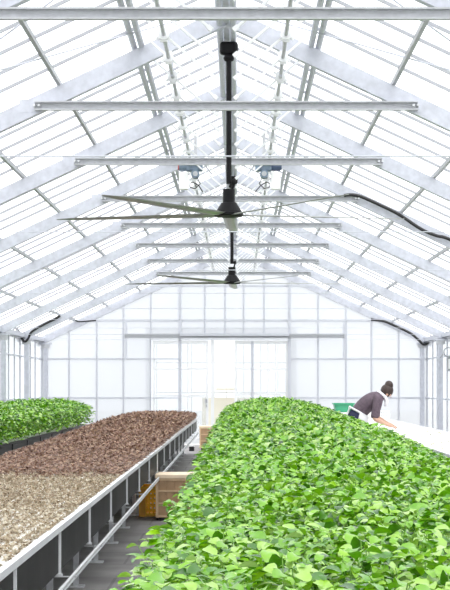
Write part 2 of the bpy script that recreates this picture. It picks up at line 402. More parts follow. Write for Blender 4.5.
# ================================================================== CEILING FANS
def make_fan(loc, label):
    """loc: underside of the hub"""
    X, Y, Z = loc
    zr = APEX + 0.005
    f = empty('ceiling_fan', (X, Y, Z), label, 'fan', 'black ceiling fans under the ridge')
    b = MB(); b.box((X - 0.085, Y - 0.05, zr - 0.14), (X + 0.085, Y + 0.05, zr - 0.02)); b.box((X - 0.05, Y - 0.045, zr - 0.2), (X + 0.05, Y + 0.045, zr - 0.14))
    br = b.build('ceiling_bracket', FANBLK, f, bevel=0.03)
    MB().tube([(X, Y, Z + 0.30), (X, Y, zr - 0.15)], 0.025, 12).build('pole', FANBLK, f, smooth=False)
    MB().lathe([(0.036, 0.24), (0.055, 0.25), (0.056, 0.13), (0.062, 0.12)][::-1], (X, Y, Z), 24).build('motor_housing', FANBLK, f)
    MB().lathe([(0.125, 0.035), (0.118, 0.05), (0.07, 0.125), (0.05, 0.13)], (X, Y, Z), 28).build('motor_cone', FANBLK, f)
    MB().lathe([(0.12, 0.0), (0.132, 0.008), (0.132, 0.033), (0.12, 0.036)], (X, Y, Z), 28).build('hub', FANBLK, f)
    c = MB().ball((X + 0.045, Y - 0.02, Z + 0.315), (0.022, 0.022, 0.032)); c.tube([(X + 0.045, Y - 0.02, Z + 0.31), (X + 0.03, Y, Z + 0.24)], 0.012, 8)
    c.build('cable_gland', FANBLK, f, smooth=True)
    for k in range(5):
        az = math.radians(161 + 72*k)
        vs, fs = [], []; ns = 9; R0, R1 = 0.07, 1.73
        for i in range(ns):
            t = i/(ns - 1); r = R0 + (R1 - R0)*t
            ch = 0.045*(1 - t) + 0.105 if t > 0.08 else 0.10
            if t > 0.99: ch = 0.03
            tw = math.radians(11 - 4*t); th = 0.009*(1 - 0.5*t); z0 = 0.016 + 0.016*t
            for (a, q) in ((-0.5, 0), (-0.2, 1), (0.2, 0.9), (0.5, 0), (0.2, -0.6), (-0.2, -0.7)):
                u = a*ch; w = q*th
                vs.append((r, u*math.cos(tw) - w*math.sin(tw), z0 + u*math.sin(tw)*-1*-1 + w*math.cos(tw)))
        for i in range(ns - 1): fs += [(i*6+j, i*6+(j+1) % 6, (i+1)*6+(j+1) % 6, (i+1)*6+j) for j in range(6)]
        fs += [(5, 4, 3, 2, 1, 0), tuple((ns-1)*6+j for j in range(6))]
        mb = MB().add(vs, fs).xf(Matrix.Translation((X, Y, Z)) @ Matrix.Rotation(az, 4, 'Z'))
        mb.build('blade', BLADE, f, smooth=True)
    return f
make_fan((-0.088, 14.65, EYE + 1.555), 'nearer and larger black ceiling fan on its long pole under the ridge')
make_fan((-0.098, 24.0, EYE + 1.54), 'farther and smaller black ceiling fan, seen in front of the back wall')

# ================================================================== VENT DRIVES
SH = 0.48; ZS = EYE + 2.76
for side, w in ((-1, 'left'), (1, 'right')):
    x = XC + side*SH
    t = empty('vent_drive_shaft', (x, 8, ZS), 'long pale vent shaft with slanting rack rods below the %s roof slope' % w, 'vent shaft', 'vent drive shafts under the roof')
    MB().tube([(x, 8, ZS), (x, YEND - 0.4, ZS)], 0.017, 8).build('shaft', GALV2, t)
    y = 9.1
    while y < YEND - 0.6:
        p = MB(); p.tube([(x, y - 0.03, ZS), (x, y + 0.03, ZS)], 0.045, 10)
        p.box((x - 0.03, y - 0.012, ZS - 0.055), (x + 0.03, y + 0.012, ZS + 0.055))
        p.bar((x + side*0.06, y, ZS - 0.035), (x - side*0.06, y, ZS + 0.05), 0.02, 0.02)
        pn = p.build('pinion', WHITEP, t)
        a = Vector((x + side*0.17, y + 0.05, ZS + 0.16)); b = Vector((x - side*0.40, y + 0.05, ZS - 0.33))
        r = MB().bar(a, b, 0.018, 0.026, (0, 1, 0)); d = (b - a).normalized(); r.bar(b - d*0.03, b + d*0.01, 0.032, 0.034, (0, 1, 0))
        r.build('rack_rod', WHITEP, t)
        y += BAY/4
    for y in ROW[2:-1]:
        MB().box((x - 0.012, y + 0.03, ZS - 0.03), (x + 0.012, y + 0.045, under(SH) + 0.03)).build('hanger', GALV, t)
    # motor
    Y = 19.6; s = side; x = x - s*0.06
    mt = empty('vent_motor', (x, Y, ZS - 0.1), 'blue-grey vent motor with white control box under the %s roof slope' % w, 'motor', 'vent motors under the ridge')
    zc = EYE + 2.68
    MB().box((x - 0.11, Y - 0.06, zc - 0.045), (x + 0.09, Y + 0.06, zc + 0.06)).build('gear_housing', MOTOR, mt, bevel=0.015)
    MB().tube([(x + s*0.09, Y, zc + 0.01), (x + s*0.2, Y, zc + 0.01)], 0.05, 16).build('motor_drum', MOTORD if s > 0 else MOTOR, mt)
    MB().tube([(x + s*0.2, Y, zc + 0.01), (x + s*0.215, Y, zc + 0.01)], 0.04, 16).build('end_cap', REDM if s < 0 else MOTORD, mt)
    MB().tube([(x, Y - 0.09, zc - 0.085), (x, Y + 0.05, zc - 0.085)], 0.05, 18).build('gear_disc', MOTOR, mt)
    MB().tube([(x, Y - 0.10, zc - 0.085), (x, Y - 0.085, zc - 0.085)], 0.03, 18).build('gear_cover', GALV2, mt)
    MB().box((x + s*0.085, Y - 0.05, zc - 0.27), (x + s*0.2, Y + 0.03, zc - 0.06)).build('control_box', WHITEPL, mt, bevel=0.008)
    MB().tube([(x - 0.01 - s*0.1, Y - 0.03, zc - 0.3), (x - s*0.04, Y - 0.03, zc - 0.22), (x + s*0.03, Y - 0.04, zc - 0.18), (x + s*0.07, Y - 0.04, zc - 0.2), (x + s*0.06, Y - 0.05, zc - 0.25), (x, Y - 0.05, zc - 0.26), (x - s*0.06, Y - 0.04, zc - 0.2), (x - s*0.02, Y - 0.04, zc - 0.12)], 0.007, 6).build('cable', CABLE, mt, smooth=True)
    MB().bar((x - s*0.1, Y - 0.0, zc + 0.05), (x - s*0.2, Y, zc - 0.08), 0.03, 0.02).build('bracket', GALV2, mt)
    MB().box((x - 0.02, Y - 0.02, zc + 0.05), (x + 0.02, Y + 0.02, under(SH) + RD)).build('mount', GALV2, mt)

# ================================================================== CABLES
def smooth_path(P, n=6):
    P = [Vector(p) for p in P]; out = []
    for i in range(len(P) - 1):
        a, b, c, d = P[max(i-1, 0)], P[i], P[i+1], P[min(i+2, len(P)-1)]
        for k in range(n):
            t = k/n
            out.append(0.5*((2*b) + (c - a)*t + (2*a - 5*b + 4*c - d)*t*t + (3*b - a - 3*c + d)*t**3))
    return out + [P[-1]]
def cable(pts, r, label, name='hanging_cable'):
    o = MB().tube(smooth_path(pts), r, 8).build(name, CABLE, None, smooth=True)
    return tag(o, label, 'cable', 'black cables along the rafters')
yr = ROW[9] - 0.07
cable([at(13, 327, yr), at(18, 330, yr), at(21.5, 338, yr), at(25, 341.5, yr), at(28.5, 338, yr), at(32, 331.5, yr), at(46, 323.3, yr), at(55, 319, yr), at(60, 315.5, yr)], 0.026, 'black cable drooping round the post on the left, above the far green bed')
yq = YEND - 0.1
cable([at(69, 317, yq - 0.06), at(73, 318.5, yq), at(78, 321.5, yq), at(86, 321.2, yq), at(96, 320.5, yq)], 0.018, 'short black cable end lying on the back wall rail at left')
yr = YEND - 0.12
cable([at(371, 319.6, yr), at(383, 321, yr), at(392, 324.5, yr), at(410, 333, yr), at(418, 339.5, yr), at(424, 344.5, yr), at(430, 341, yr), at(435, 336, yr), at(439, 333.5, yr)], 0.03, 'thick black cable swinging down over the post top at right')
yr = ROW[5] - 0.07
cable([at(344, 195.5, yr), at(352, 194.8, yr), at(362, 197, yr), at(380, 205, yr), at(399, 214.5, yr), at(421, 229, yr), at(436, 235.5, yr), at(452, 240.5, yr), at(500, 268, yr), at(545, 290, yr)], 0.022, 'long black cable sagging along the right rafter from the third tie beam')

# right edge: coil, box and pole on the side wall
yw = ROW[9] - 0.35
bx = empty('control_box', at(452, 362, yw), 'small grey box fixed on the right wall with a coiled hose above', 'box')
MB().box(at(447.5, 371, yw) + Vector((0, 0, 0)), at(456, 357, yw) + Vector((0, 0.12, 0))).build('body', GREYBOX, bx, bevel=0.01)
MB().box(at(448.3, 369, yw) + Vector((0, -0.012, 0)), at(455, 359, yw) + Vector((0, 0.0, 0))).build('cover', WHITEPL, bx)
MB().box(at(456, 365, yw) + Vector((0, 0.02, 0)), (WR - 0.02, yw + 0.1, at(0, 361, yw).z)).build('bracket', GALV2, bx)
c = at(448.5, 352, yw); pts = [c + Vector((0.1*math.cos(a), 0.02*math.sin(a*0.5), 0.1*math.sin(a))) for a in np.linspace(-2.2, 2*PI*1.6, 40)]
hc = MB().tube([at(440, 358, yw), at(443, 354, yw)] + pts, 0.011, 6).build('hose_coil', GREYBOX, None, smooth=True)
tag(hc, 'thin grey hose coiled in a ring above the small box at right', 'hose')
pl = MB().tube([Vector((2.98, 28.5, 0.0)) + Vector((1.05, 0, 0)), (4.25, 30.6, 1.55)], 0.018, 8).build('white_pole', WHITEPL)
tag(pl, 'thin white pole leaning against the right wall beyond the white bed', 'pole')

# ================================================================== GROW BENCHES
def bench(name, x0, x1, y0, y1, ztop, label, aisle, clip0, step, topmat, full=True, rail=ALU, sheet=None):
    """aisle = +1 or -1: the side of the bench that carries rail, clips and pipe"""
    b = empty(name, ((x0 + x1)/2, y0, 0), label, 'grow bench')
    xa = x1 if aisle > 0 else x0; s = aisle
    MB().box((x0 + 0.02, y0, ztop - 0.12), (x1 - 0.02, y1, ztop - 0.03)).build('bed_tray', BLACKTRAY, b)
    MB().box((x0 + 0.03, y0 + 0.02, ztop - 0.03), (x1 - 0.03, y1 - 0.02, ztop)).build('planting_panel', topmat, b)
    for q in (1, -1):
        xx = x1 if q > 0 else x0
        r = MB(); r.box((xx - q*0.018, y0, ztop - 0.02), (xx + q*0.010, y1, ztop + 0.010))
        r.build('edge_rail', rail, b)
        MB().box((xx - q*0.012, y0, ztop - 0.22), (xx - q*0.006, y1, ztop - 0.03)).build('side_sheet', sheet or BLACKSHEET, b)
    MB().box((x0, y0 - 0.012, ztop - 0.2), (x1, y0, ztop + 0.012)).build('end_board', rail, b)
    MB().box((x0, y1, ztop - 0.2), (x1, y1 + 0.012, ztop + 0.012)).build('end_board', rail, b)
    xl = xa - s*0.27; xl2 = (x0 if aisle > 0 else x1) + s*0.27
    y = clip0
    while y < y1 - 0.1:
        c = MB(); c.box((xa - s*0.004, y - 0.008, ztop - 0.225), (xa + s*0.008, y + 0.008, ztop - 0.02))
        cl = c.build('clip', rail, b)
        MB().box((xa - s*0.14, y - 0.015, ztop - 0.235), (xa + s*0.015, y + 0.015, ztop - 0.225)).build('foot_bracket', LEGM, cl)
        if full:
            yl = y + 0.35
            if yl < y1:
                for xx in (xl, xl2):
                    lg = MB().box((xx - 0.018, yl - 0.018, 0.01), (xx + 0.018, yl + 0.018, ztop - 0.12)).build('leg', LEGM, b)
                    MB().box((xx - 0.06, yl - 0.05, 0.0), (xx + 0.06, yl + 0.05, 0.012)).build('foot_plate', ALU, lg)
                MB().box((x0 + 0.06, yl - 0.018, ztop - 0.16), (x1 - 0.06, yl + 0.018, ztop - 0.12)).build('cross_bar', LEGM, b)
                MB().box((xl, yl - 0.012, 0.438), (xa + s*0.045, yl + 0.012, 0.442)).build('pipe_arm', LEGM, b)
        y += step
    if full:
        p = MB(); p.tube([(xa + s*0.035, y0 + 0.1, 0.453), (xa + s*0.035, y1 - 0.2, 0.453)], 0.009, 8); p.tube([(xa + s*0.035, y0 + 0.1, 0.431), (xa + s*0.035, y1 - 0.2, 0.431)], 0.007, 8)
        p.build('lower_pipe', rail, b)
    return b
BX0, BX1, BZ = -2.24, -0.865, 0.72
bench('grow_bench', BX0, BX1, 4.6, 33.2, BZ, 'long bench carrying the brown seedlings, black side sheet with bright aluminium rail', 1, 4.63, 1.55, FOAM)
GX0, GX1 = -0.14, 1.45
bench('grow_bench', GX0, GX1, 2.0, 33.6, 0.74, 'bench under the big green leafy crop in the middle of the house', -1, 2.3, 1.6, FOAM)
LX0, LX1 = -4.36, -3.22
bench('grow_bench', LX0, LX1, 16.0, 33.5, 0.60, 'bench under the smaller green crop by the left wall', 1, 16.4, 1.6, FOAM, False, BLACKTRAY)
for y in np.arange(16.6, 33.4, 1.9):
    pass
WX0, WX1, WZ = 2.15, 3.2, 0.70
bench('grow_bench', WX0, WX1, 11.0, 36.0, WZ, 'white cleared bed at the right that the person leans over', -1, 11.3, 1.6, FOAM, sheet=WHITEPL)
# legs of the left bench
lb = [o for o in COL.objects if o.name.startswith('grow_bench') and o.parent is None][2]
for y in np.arange(16.6, 33.4, 1.9):
    for xx in (LX0 + 0.2, LX1 - 0.2):
        MB().box((xx - 0.02, y - 0.02, 0.0), (xx + 0.02, y + 0.02, 0.48)).build('leg', LEGM, lb)

# ================================================================== PLANTS
def leaf_geo(L, W, detail=2, cup=0.12, droop=0.25):
    """leaf along +X with its stalk end at the origin; returns verts (n,3), tris (m,3)"""
    if detail == 2:
        st = [(0.0, 0.12), (0.18, 0.74), (0.48, 1.0), (0.80, 0.80), (1.0, 0.22)]
    elif detail == 1:
        st = [(0.0, 0.2), (0.3, 0.95), (0.72, 0.92), (1.0, 0.25)]
    else:
        st = [(0.0, 0.3), (0.5, 1.0), (1.0, 0.35)]
    v, t = [], []
    for u, w in st:
        z = -droop*L*(u - 0.35)**2*1.6
        v += [(u*L, -w*W/2, z + cup*w*W), (u*L, 0, z), (u*L, w*W/2, z + cup*w*W)]
    for i in range(len(st) - 1):
        a = i*3; b = a + 3
        for j in (0, 1): t += [(a+j, b+j, b+j+1), (a+j, b+j+1, a+j+1)]
    return np.array(v, float), np.array(t, int)
def rotm(az, pitch, roll):
    return np.array((Matrix.Rotation(az, 3, 'Z') @ Matrix.Rotation(-pitch, 3, 'Y') @ Matrix.Rotation(roll, 3, 'X')))
def strip(p0, p1, w):
    """a thin three-sided stalk"""
    p0, p1 = np.array(p0), np.array(p1); v = []
    for p, k in ((p0, 1.0), (p1, 0.7)):
        for a in (0, 2.1, 4.2): v.append(p + np.array((math.cos(a)*w*k, math.sin(a)*w*k, 0)))
    t = [(0, 1, 4), (0, 4, 3), (1, 2, 5), (1, 5, 4), (2, 0, 3), (2, 3, 5)]
    return np.array(v), np.array(t, int)
def cat(parts):
    V, T, n = [], [], 0
    for v, t in parts: V.append(v); T.append(t + n); n += len(v)
    return np.concatenate(V), np.concatenate(T)
def bushy(rng, n, R, H, L, detail, lo=0.35, stalks=True):
    """a leafy green plant: rounded leaves on stalks forming a dome; leaves and stems separately"""
    lv, sv = [], []
    for i in range(n):
        q = math.sqrt(rng.random()); r = R*q; th = rng.random()*2*PI
        top = H*(1 - 0.22*q*q); h = top*(lo + (1 - lo)*(1 - rng.random()**1.7))
        az = th + rng.normal(0, 0.7); pitch = rng.normal(0.12, 0.42); roll = rng.normal(0, 0.42)
        l = L*(0.65 + 0.6*rng.random())
        v, t = leaf_geo(l, l*(0.62 + 0.2*rng.random()), detail, 0.10 + 0.08*rng.random(), 0.3 + 0.5*rng.random())
        p = np.array((r*math.cos(th), r*math.sin(th), h))
        v = v @ rotm(az, pitch, roll).T + p
        lv.append((v, t))
        if stalks and i % 3 == 0:
            sv.append(strip((0.25*p[0], 0.25*p[1], 0.0), p, 0.0022))
    return cat(lv), (cat(sv) if sv else None)
def rosette(rng, n, L, H, detail):
    lv = []
    for i in range(n):
        az = 2*PI*i/n*1.62 + rng.normal(0, 0.3); pitch = 0.35 + 0.75*rng.random()
        l = L*(0.6 + 0.7*rng.random()); v, t = leaf_geo(l, l*(0.38 + 0.22*rng.random()), detail, 0.15, 0.7)
        v = v @ rotm(az, pitch, rng.normal(0, 0.4)).T
        v[:, 2] += H*rng.random()
        v[:, 0] += rng.normal(0, 0.006); v[:, 1] += rng.normal(0, 0.006)
        v[:, 2] = np.maximum(v[:, 2], 0.002)
        lv.append((v, t))
    return cat(lv)
def mesh_np(name, V, T, m, smooth=True):
    me = bpy.data.meshes.new(name)
    me.vertices.add(len(V)); me.vertices.foreach_set('co', np.asarray(V, np.float32).ravel())
    me.loops.add(T.size); me.loops.foreach_set('vertex_index', T.astype(np.int32).ravel())
    me.polygons.add(len(T)); me.polygons.foreach_set('loop_start', np.arange(0, T.size, 3, dtype=np.int32))
    me.polygons.foreach_set('use_smooth', np.full(len(T), smooth))
    me.materials.append(m); me.update(calc_edges=True); me.validate()
    return me
def scatter(name, variants, places, m):
    """one object out of many small plants nobody could count: places = (x, y, z, rot, scale, hscale)"""
    Vs, Ts, n = [], [], 0
    for i, (x, y, z, a, s, hs) in enumerate(places):
        v, t = variants[i % len(variants)]
        c, q = math.cos(a)*s, math.sin(a)*s
        w = np.empty_like(v); w[:, 0] = c*v[:, 0] - q*v[:, 1] + x; w[:, 1] = q*v[:, 0] + c*v[:, 1] + y; w[:, 2] = v[:, 2]*hs + z
        Vs.append(w); Ts.append(t + n); n += len(v)
    o = bpy.data.objects.new(name, mesh_np(name, np.concatenate(Vs), np.concatenate(Ts), m)); COL.objects.link(o)
    return o
def inframe(x, y, z, mx=12):
    if y < 1: return False
    px = VX + x*F/y; py = VY + (EYE - z)*F/y
    return -mx < px < 450 + mx and -mx < py < 590 + mx

# --- the big green crop
def canopy(x, y):
    """height of the crop's top at (x, y)"""
    u = (x - (GX0 + GX1)/2)/((GX1 - GX0)/2 + 0.05)
    g = max(0.0, min(1.0, (y - 6.0)/18.0))
    mid = 0.40 + (0.235 - 0.40)*g
    er = 0.66 - 0.19*max(0.0, min(1.0, (y - 7)/9)) - 0.08*max(0.0, min(1.0, (y - 21)/10))
    edge = er if u > 0 else (0.46 + (0.42 - 0.46)*g)
    return EYE - (mid + (edge - mid)*abs(u)**2.4)
GZ = 0.74
spots = []
y = 2.15
while y < 33.5:
    for k in range(11):
        x = GX0 + 0.03 + (GX1 - GX0 - 0.06)*k/10 + RND.uniform(-0.04, 0.04)
        x -= 0.085*(1 - k/10)*max(0.0, 1 - (y - 2)/6)
        yy = y + RND.uniform(-0.045, 0.045)
        spots.append((x, yy, canopy(x, yy) - GZ + RND.uniform(-0.045, 0.03)))
    y += 0.17
vis = [s for s in spots if inframe(s[0], s[1], GZ + s[2], 30)]
vis.sort(key=lambda s: s[1]); near300 = vis[:300]; nearset = set(near300)
far = [s for s in spots if s not in nearset]
protos = []
for i in range(6):
    (lv, lt), (sv, st) = bushy(NR, 88, 0.125, 0.32, 0.043, 2)
    p = empty('leafy_green_plant', (0, 0, 0), 'round-leaved green plant in the near rows of the middle bed', 'plant', 'green plants near the camera')
    a = bpy.data.objects.new('leaves', mesh_np('leaves', lv, lt, GREEN)); COL.objects.link(a); a.parent = p
    b = bpy.data.objects.new('stems', mesh_np('stems', sv, st, STEMG)); COL.objects.link(b); b.parent = p
    protos.append((p, a, b))
for i, (x, y, h) in enumerate(near300):
    p, a, b = protos[i % 6]
    if i >= 6:
        p0, a0, b0 = p, a, b
        p = p0.copy(); COL.objects.link(p)
        a = a0.copy(); COL.objects.link(a); a.parent = p
        b = b0.copy(); COL.objects.link(b); b.parent = p
    p.location = (x, y, GZ); p.rotation_euler = (0, 0, RND.uniform(0, 2*PI)); p.scale = (1, 1, h/0.32)
def far_places(sp): return [(x, y, GZ, RND.uniform(0, 6.28), 1.0, h/0.32) for x, y, h in sp]
mid_v = [bushy(NR, 75, 0.135, 0.32, 0.047, 1, 0.4, False)[0] for _ in range(6)]
far_v = [bushy(NR, 48, 0.14, 0.32, 0.058, 0, 0.5, False)[0] for _ in range(6)]
A = far_places([s for s in far if s[1] < 14]); Bp = far_places([s for s in far if s[1] >= 14])
Vs = scatter('green_crop', mid_v, A, GREEN)
V2 = scatter('green_crop_rest', far_v, Bp, GREEN)
def merge(o, q):
    """fold q's mesh into o's (both are the same uncountable crop)"""
    a, b = o.data, q.data
    va = np.empty(len(a.vertices)*3, np.float32); a.vertices.foreach_get('co', va)
    vb = np.empty(len(b.vertices)*3, np.float32); b.vertices.foreach_get('co', vb)
    ta = np.empty(len(a.loops), np.int32); a.loops.foreach_get('vertex_index', ta)
    tb = np.empty(len(b.loops), np.int32); b.loops.foreach_get('vertex_index', tb)
    V = np.concatenate([va, vb]).reshape(-1, 3); T = np.concatenate([ta, tb + len(a.vertices)]).reshape(-1, 3)
    m = a.materials[0]; nm = o.name
    bpy.data.objects.remove(q); o.data = mesh_np(nm, V, T, m)
merge(Vs, V2)
tag(Vs, 'dense green leafy crop filling the middle bed back to the doors', 'leafy crop', None, 'stuff')

# --- the green crop by the left wall
pl = []
y = 16.2
while y < 33.4:
    for k in range(7):
        x = LX0 + 0.02 + (LX1 - LX0 - 0.0)*k/6 + RND.uniform(-0.05, 0.05)
        u = abs((x - (LX0 + LX1)/2)/0.62)
        h = (1.155 - 0.10*u**2.5) - 0.60 + RND.uniform(-0.05, 0.03)
        pl.append((x, y + RND.uniform(-0.06, 0.06), 0.60, RND.uniform(0, 6.28), 1.1, h/0.5))
    y += 0.19
left_v = [bushy(NR, 85, 0.13, 0.5, 0.055, 1, 0.16, False)[0] for _ in range(6)]
o = scatter('green_crop', left_v, pl, GREEN)
tag(o, 'taller green leafy crop on the bench by the left wall', 'leafy crop', None, 'stuff')

# --- brown bed: young pale rosettes near, older red-brown ones beyond
young, old = [], []
y = 4.75; 
while y < 33.1:
    step = 0.044 if y < 12.8 else 0.062
    nx = int((BX1 - BX0 - 0.09)/step)
    for k in range(nx + 1):
        x = BX0 + 0.05 + (BX1 - BX0 - 0.09)*k/nx + RND.uniform(-0.012, 0.012); yy = y + RND.uniform(-0.012, 0.012)
        lim = 12.4 + RND.gauss(0, 0.35)
        if yy < lim:
            if RND.random() < (0.86 if yy < 7.5 else 0.95): young.append((x, yy))
        else: old.append((x, yy))
    y += step
yv = [rosette(NR, 9, 0.022, 0.008, 1) for _ in range(6)]
vis = [s for s in young if inframe(s[0], s[1], BZ, 2)]
vis.sort(key=lambda s: s[1]); n3 = vis[:300]; n3s = set(n3)
pr = []
for i in range(6):
    o = bpy.data.objects.new('lettuce_seedling', mesh_np('lettuce_seedling', *yv[i], OLIVE)); COL.objects.link(o)
    pr.append(tag(o, 'tiny olive-tan seedling at the near end of the brown bed', 'seedling', 'seedlings at the near end of the brown bed'))
for i, (x, y) in enumerate(n3):
    o = pr[i % 6]
    if i >= 6: o = o.copy(); COL.objects.link(o)
    o.location = (x, y, BZ); o.rotation_euler = (0, 0, RND.uniform(0, 6.28)); k = RND.uniform(0.8, 1.2); o.scale = (k, k, k)
rest = [(x, y, BZ, RND.uniform(0, 6.28), RND.uniform(0.85, 1.2), RND.uniform(0.8, 1.4)) for x, y in young if (x, y) not in n3s]
o = scatter('seedling_crop', yv, rest, OLIVE)
tag(o, 'pale olive-tan seedlings covering the nearer half of the brown bed', 'seedling crop', None, 'stuff')
ov = [rosette(NR, 14, 0.042, 0.055, 0) for _ in range(8)]
pl = []
for x, y in old:
    g = min(1.0, max(0.0, (y - 13)/14)); u = abs((x - (BX0 + BX1)/2)/0.75)
    hs = (0.5 + 1.35*g)*RND.uniform(0.8, 1.2)*(1 - 0.3*u**3)
    pl.append((x, y, BZ + 0.03*g, RND.uniform(0, 6.28), (0.75 + 0.35*g)*RND.uniform(0.85, 1.15), hs))
o = scatter('red_lettuce_crop', ov, pl, REDLEAF)
tag(o, 'red-brown young lettuce crop covering the far half of the brown bed', 'lettuce crop', None, 'stuff')

# --- scraps left on the white bed
sc = [rosette(NR, 5, 0.045, 0.01, 0) for _ in range(4)]
pl = []
for i in range(90):
    pl.append((RND.uniform(WX0 + 0.1, WX1 - 0.1), RND.uniform(16, 27), WZ, RND.uniform(0, 6.28), RND.uniform(0.6, 1.3), 0.4))
CRUMB = leaf_mat('pale_cut_leaf', [(0.62, 0.56, 0.40), (0.70, 0.66, 0.5), (0.55, 0.58, 0.36)], 0.6, 0.2)
o = scatter('leaf_litter', sc, pl, CRUMB)
tag(o, 'pale leaf scraps scattered over the white cleared bed', 'leaf scraps', None, 'stuff')

# ================================================================== CRATES
def slat_crate(x0, x1, y0, y1, h, label, name='slatted_crate'):
    c = empty(name, ((x0 + x1)/2, (y0 + y1)/2, 0), label, 'crate', 'tan slatted crates in the aisle')
    zb = 0.035
    for xx in (x0 + 0.06, x1 - 0.06):
        MB().box((xx - 0.03, y0 + 0.02, 0), (xx + 0.03, y1 - 0.02, zb)).build('skid', BLACKTRAY, c)
    b = MB(); ht = h - 0.045
    b.box((x0 + 0.02, y0 + 0.02, zb), (x1 - 0.02, y1 - 0.02, ht))
    b.build('inner_box', TAN, c)
    s = MB(); n = 5
    for k in range(n):
        a = x0 + 0.03 + (x1 - x0 - 0.06)*k/n; w = (x1 - x0 - 0.06)/n - 0.012
        s.box((a, y0 + 0.008, zb), (a + w, y0 + 0.02, ht)); s.box((a, y1 - 0.02, zb), (a + w, y1 - 0.008, ht))
        a = y0 + 0.03 + (y1 - y0 - 0.06)*k/n; w = (y1 - y0 - 0.06)/n - 0.012
        s.box((x0 + 0.008, a, zb), (x0 + 0.02, a + w, ht)); s.box((x1 - 0.02, a, zb), (x1 - 0.008, a + w, ht))
    s.build('slats', TAN, c)
    for a, b_ in ((x0, y0), (x0, y1), (x1, y0), (x1, y1)):
        sx = 1 if a == x0 else -1; sy = 1 if b_ == y0 else -1
        MB().box((a, b_, zb), (a + sx*0.028, b_ + sy*0.028, ht)).build('corner_post', TAND, c)
    for z in (zb + 0.005, zb + (ht - zb)*0.34, zb + (ht - zb)*0.66, ht - 0.02):
        r = MB(); r.box((x0 + 0.028, y0, z), (x1 - 0.028, y0 + 0.008, z + 0.02)); r.box((x0 + 0.028, y1 - 0.008, z), (x1 - 0.028, y1, z + 0.02))
        r.box((x0, y0 + 0.028, z), (x0 + 0.008, y1 - 0.028, z + 0.02)); r.box((x1 - 0.008, y0 + 0.028, z), (x1, y1 - 0.028, z + 0.02))
        r.build('rib', TAND, c)
    MB().box((x0 - 0.008, y0 - 0.008, ht), (x1 + 0.008, y1 + 0.008, h)).build('lid', LID, c, bevel=0.008)
    return c
slat_crate(-0.862, -0.37, 16.65, 17.15, 0.485, 'tan slatted crate with pale lid standing in front of the yellow crate')
slat_crate(-0.86, -0.36, 35.3, 35.85, 0.53, 'tan slatted crate at the far end of the aisle by the doors')

yc = empty('harvest_crate', (-0.89, 17.4, 0), 'yellow plastic lattice crate partly under the brown bench beside the tan crate', 'crate')
x0, x1, y0, y1, h = -1.072, -0.72, 17.2, 17.7, 0.325
b = MB(); b.box((x0 + 0.01, y0 + 0.01, 0), (x1 - 0.01, y1 - 0.01, 0.015)); 
b.build('floor_plate', YELD, yc)
for a, q in ((x0, y0), (x0, y1), (x1, y0), (x1, y1)):
    sx = 1 if a == x0 else -1; sy = 1 if q == y0 else -1
    MB().box((a, q, 0), (a + sx*0.07, q + sy*0.025, h - 0.02)).build('corner_post', YELD, yc, bevel=0.005)
for (sa, sb, fx) in (((x0 + 0.07, y0), (x1 - 0.07, y0 + 0.014), 0), ((x0 + 0.07, y1 - 0.014), (x1 - 0.07, y1), 0), ((x0, y0 + 0.025), (x0 + 0.014, y1 - 0.025), 1), ((x1 - 0.014, y0 + 0.025), (x1, y1 - 0.025), 1)):
    l = MB()
    for z in np.linspace(0.015, h - 0.05, 6): l.box((sa[0], sa[1], z), (sb[0], sb[1], z + 0.02))
    n = 5
    for k in range(n + 1):
        if fx: yy = sa[1] + (sb[1] - sa[1] - 0.014)*k/n; l.box((sa[0] + 0.002, yy, 0.01), (sb[0] - 0.002, yy + 0.014, h - 0.02))
        else: xx = sa[0] + (sb[0] - sa[0] - 0.014)*k/n; l.box((xx, sa[1] + 0.002, 0.01), (xx + 0.014, sb[1] - 0.002, h - 0.02))
    l.build('lattice_side', YEL, yc)
r = MB(); t = 0.022
r.box((x0 - 0.008, y0 - 0.008, h - t), (x1 + 0.008, y0 + 0.018, h)); r.box((x0 - 0.008, y1 - 0.018, h - t), (x1 + 0.008, y1 + 0.008, h))
r.box((x0 - 0.008, y0 + 0.018, h - t), (x0 + 0.018, y1 - 0.018, h)); r.box((x1 - 0.018, y0 + 0.018, h - t), (x1 + 0.008, y1 - 0.018, h))
r.build('rim', YEL, yc)

sb = empty('storage_box', (-1.02, 34.6, 0), 'small dark box with white lid on the floor beside the far tan crate', 'box')
MB().box((-1.07, 34.6, 0), (-0.96, 34.9, 0.10)).build('body', BLACKTRAY, sb, bevel=0.006)
MB().box((-1.08, 34.59, 0.10), (-0.95, 34.91, 0.14)).build('lid', WHITEPL, sb, bevel=0.006)

# green bin on a stack of panels at the far end of the white bed
ps = empty('foam_panel_stack', (2.42, 35.3, WZ), 'stack of white foam panels on the far end of the white bed', 'panel stack')
ps_top = WZ
for k in range(3):
    MB().box((2.17, 35.0, ps_top + 0.002), (2.9, 35.7, ps_top + 0.045)).build('foam_panel', FOAM, ps, bevel=0.006); ps_top += 0.045
gb = empty('plastic_bin', (2.37, 35.3, ps_top), 'green plastic bin behind the person, on the white panels', 'bin')
x0, x1, y0, y1, z0, z1 = 2.10, 2.53, 35.02, 35.6, ps_top, ps_top + 0.20
xs = 0.07
vs = [(x0 + xs*.5, y0 + .03, z0), (x1 - xs*.5, y0 + .03, z0), (x1 - xs*.5, y1 - .03, z0), (x0 + xs*.5, y1 - .03, z0), (x0, y0, z1), (x1, y0, z1), (x1, y1, z1), (x0, y1, z1)]
vi = [(x0 + .015 + (xs*.5 if z == z0 else 0) if i in (0, 3) else x1 - .015 - (xs*.5 if z == z0 else 0), (y0 + .015 if i in (0, 1) else y1 - .015), z + (0.012 if z == z0 else 0)) for z in (z0, z1) for i in range(4)]
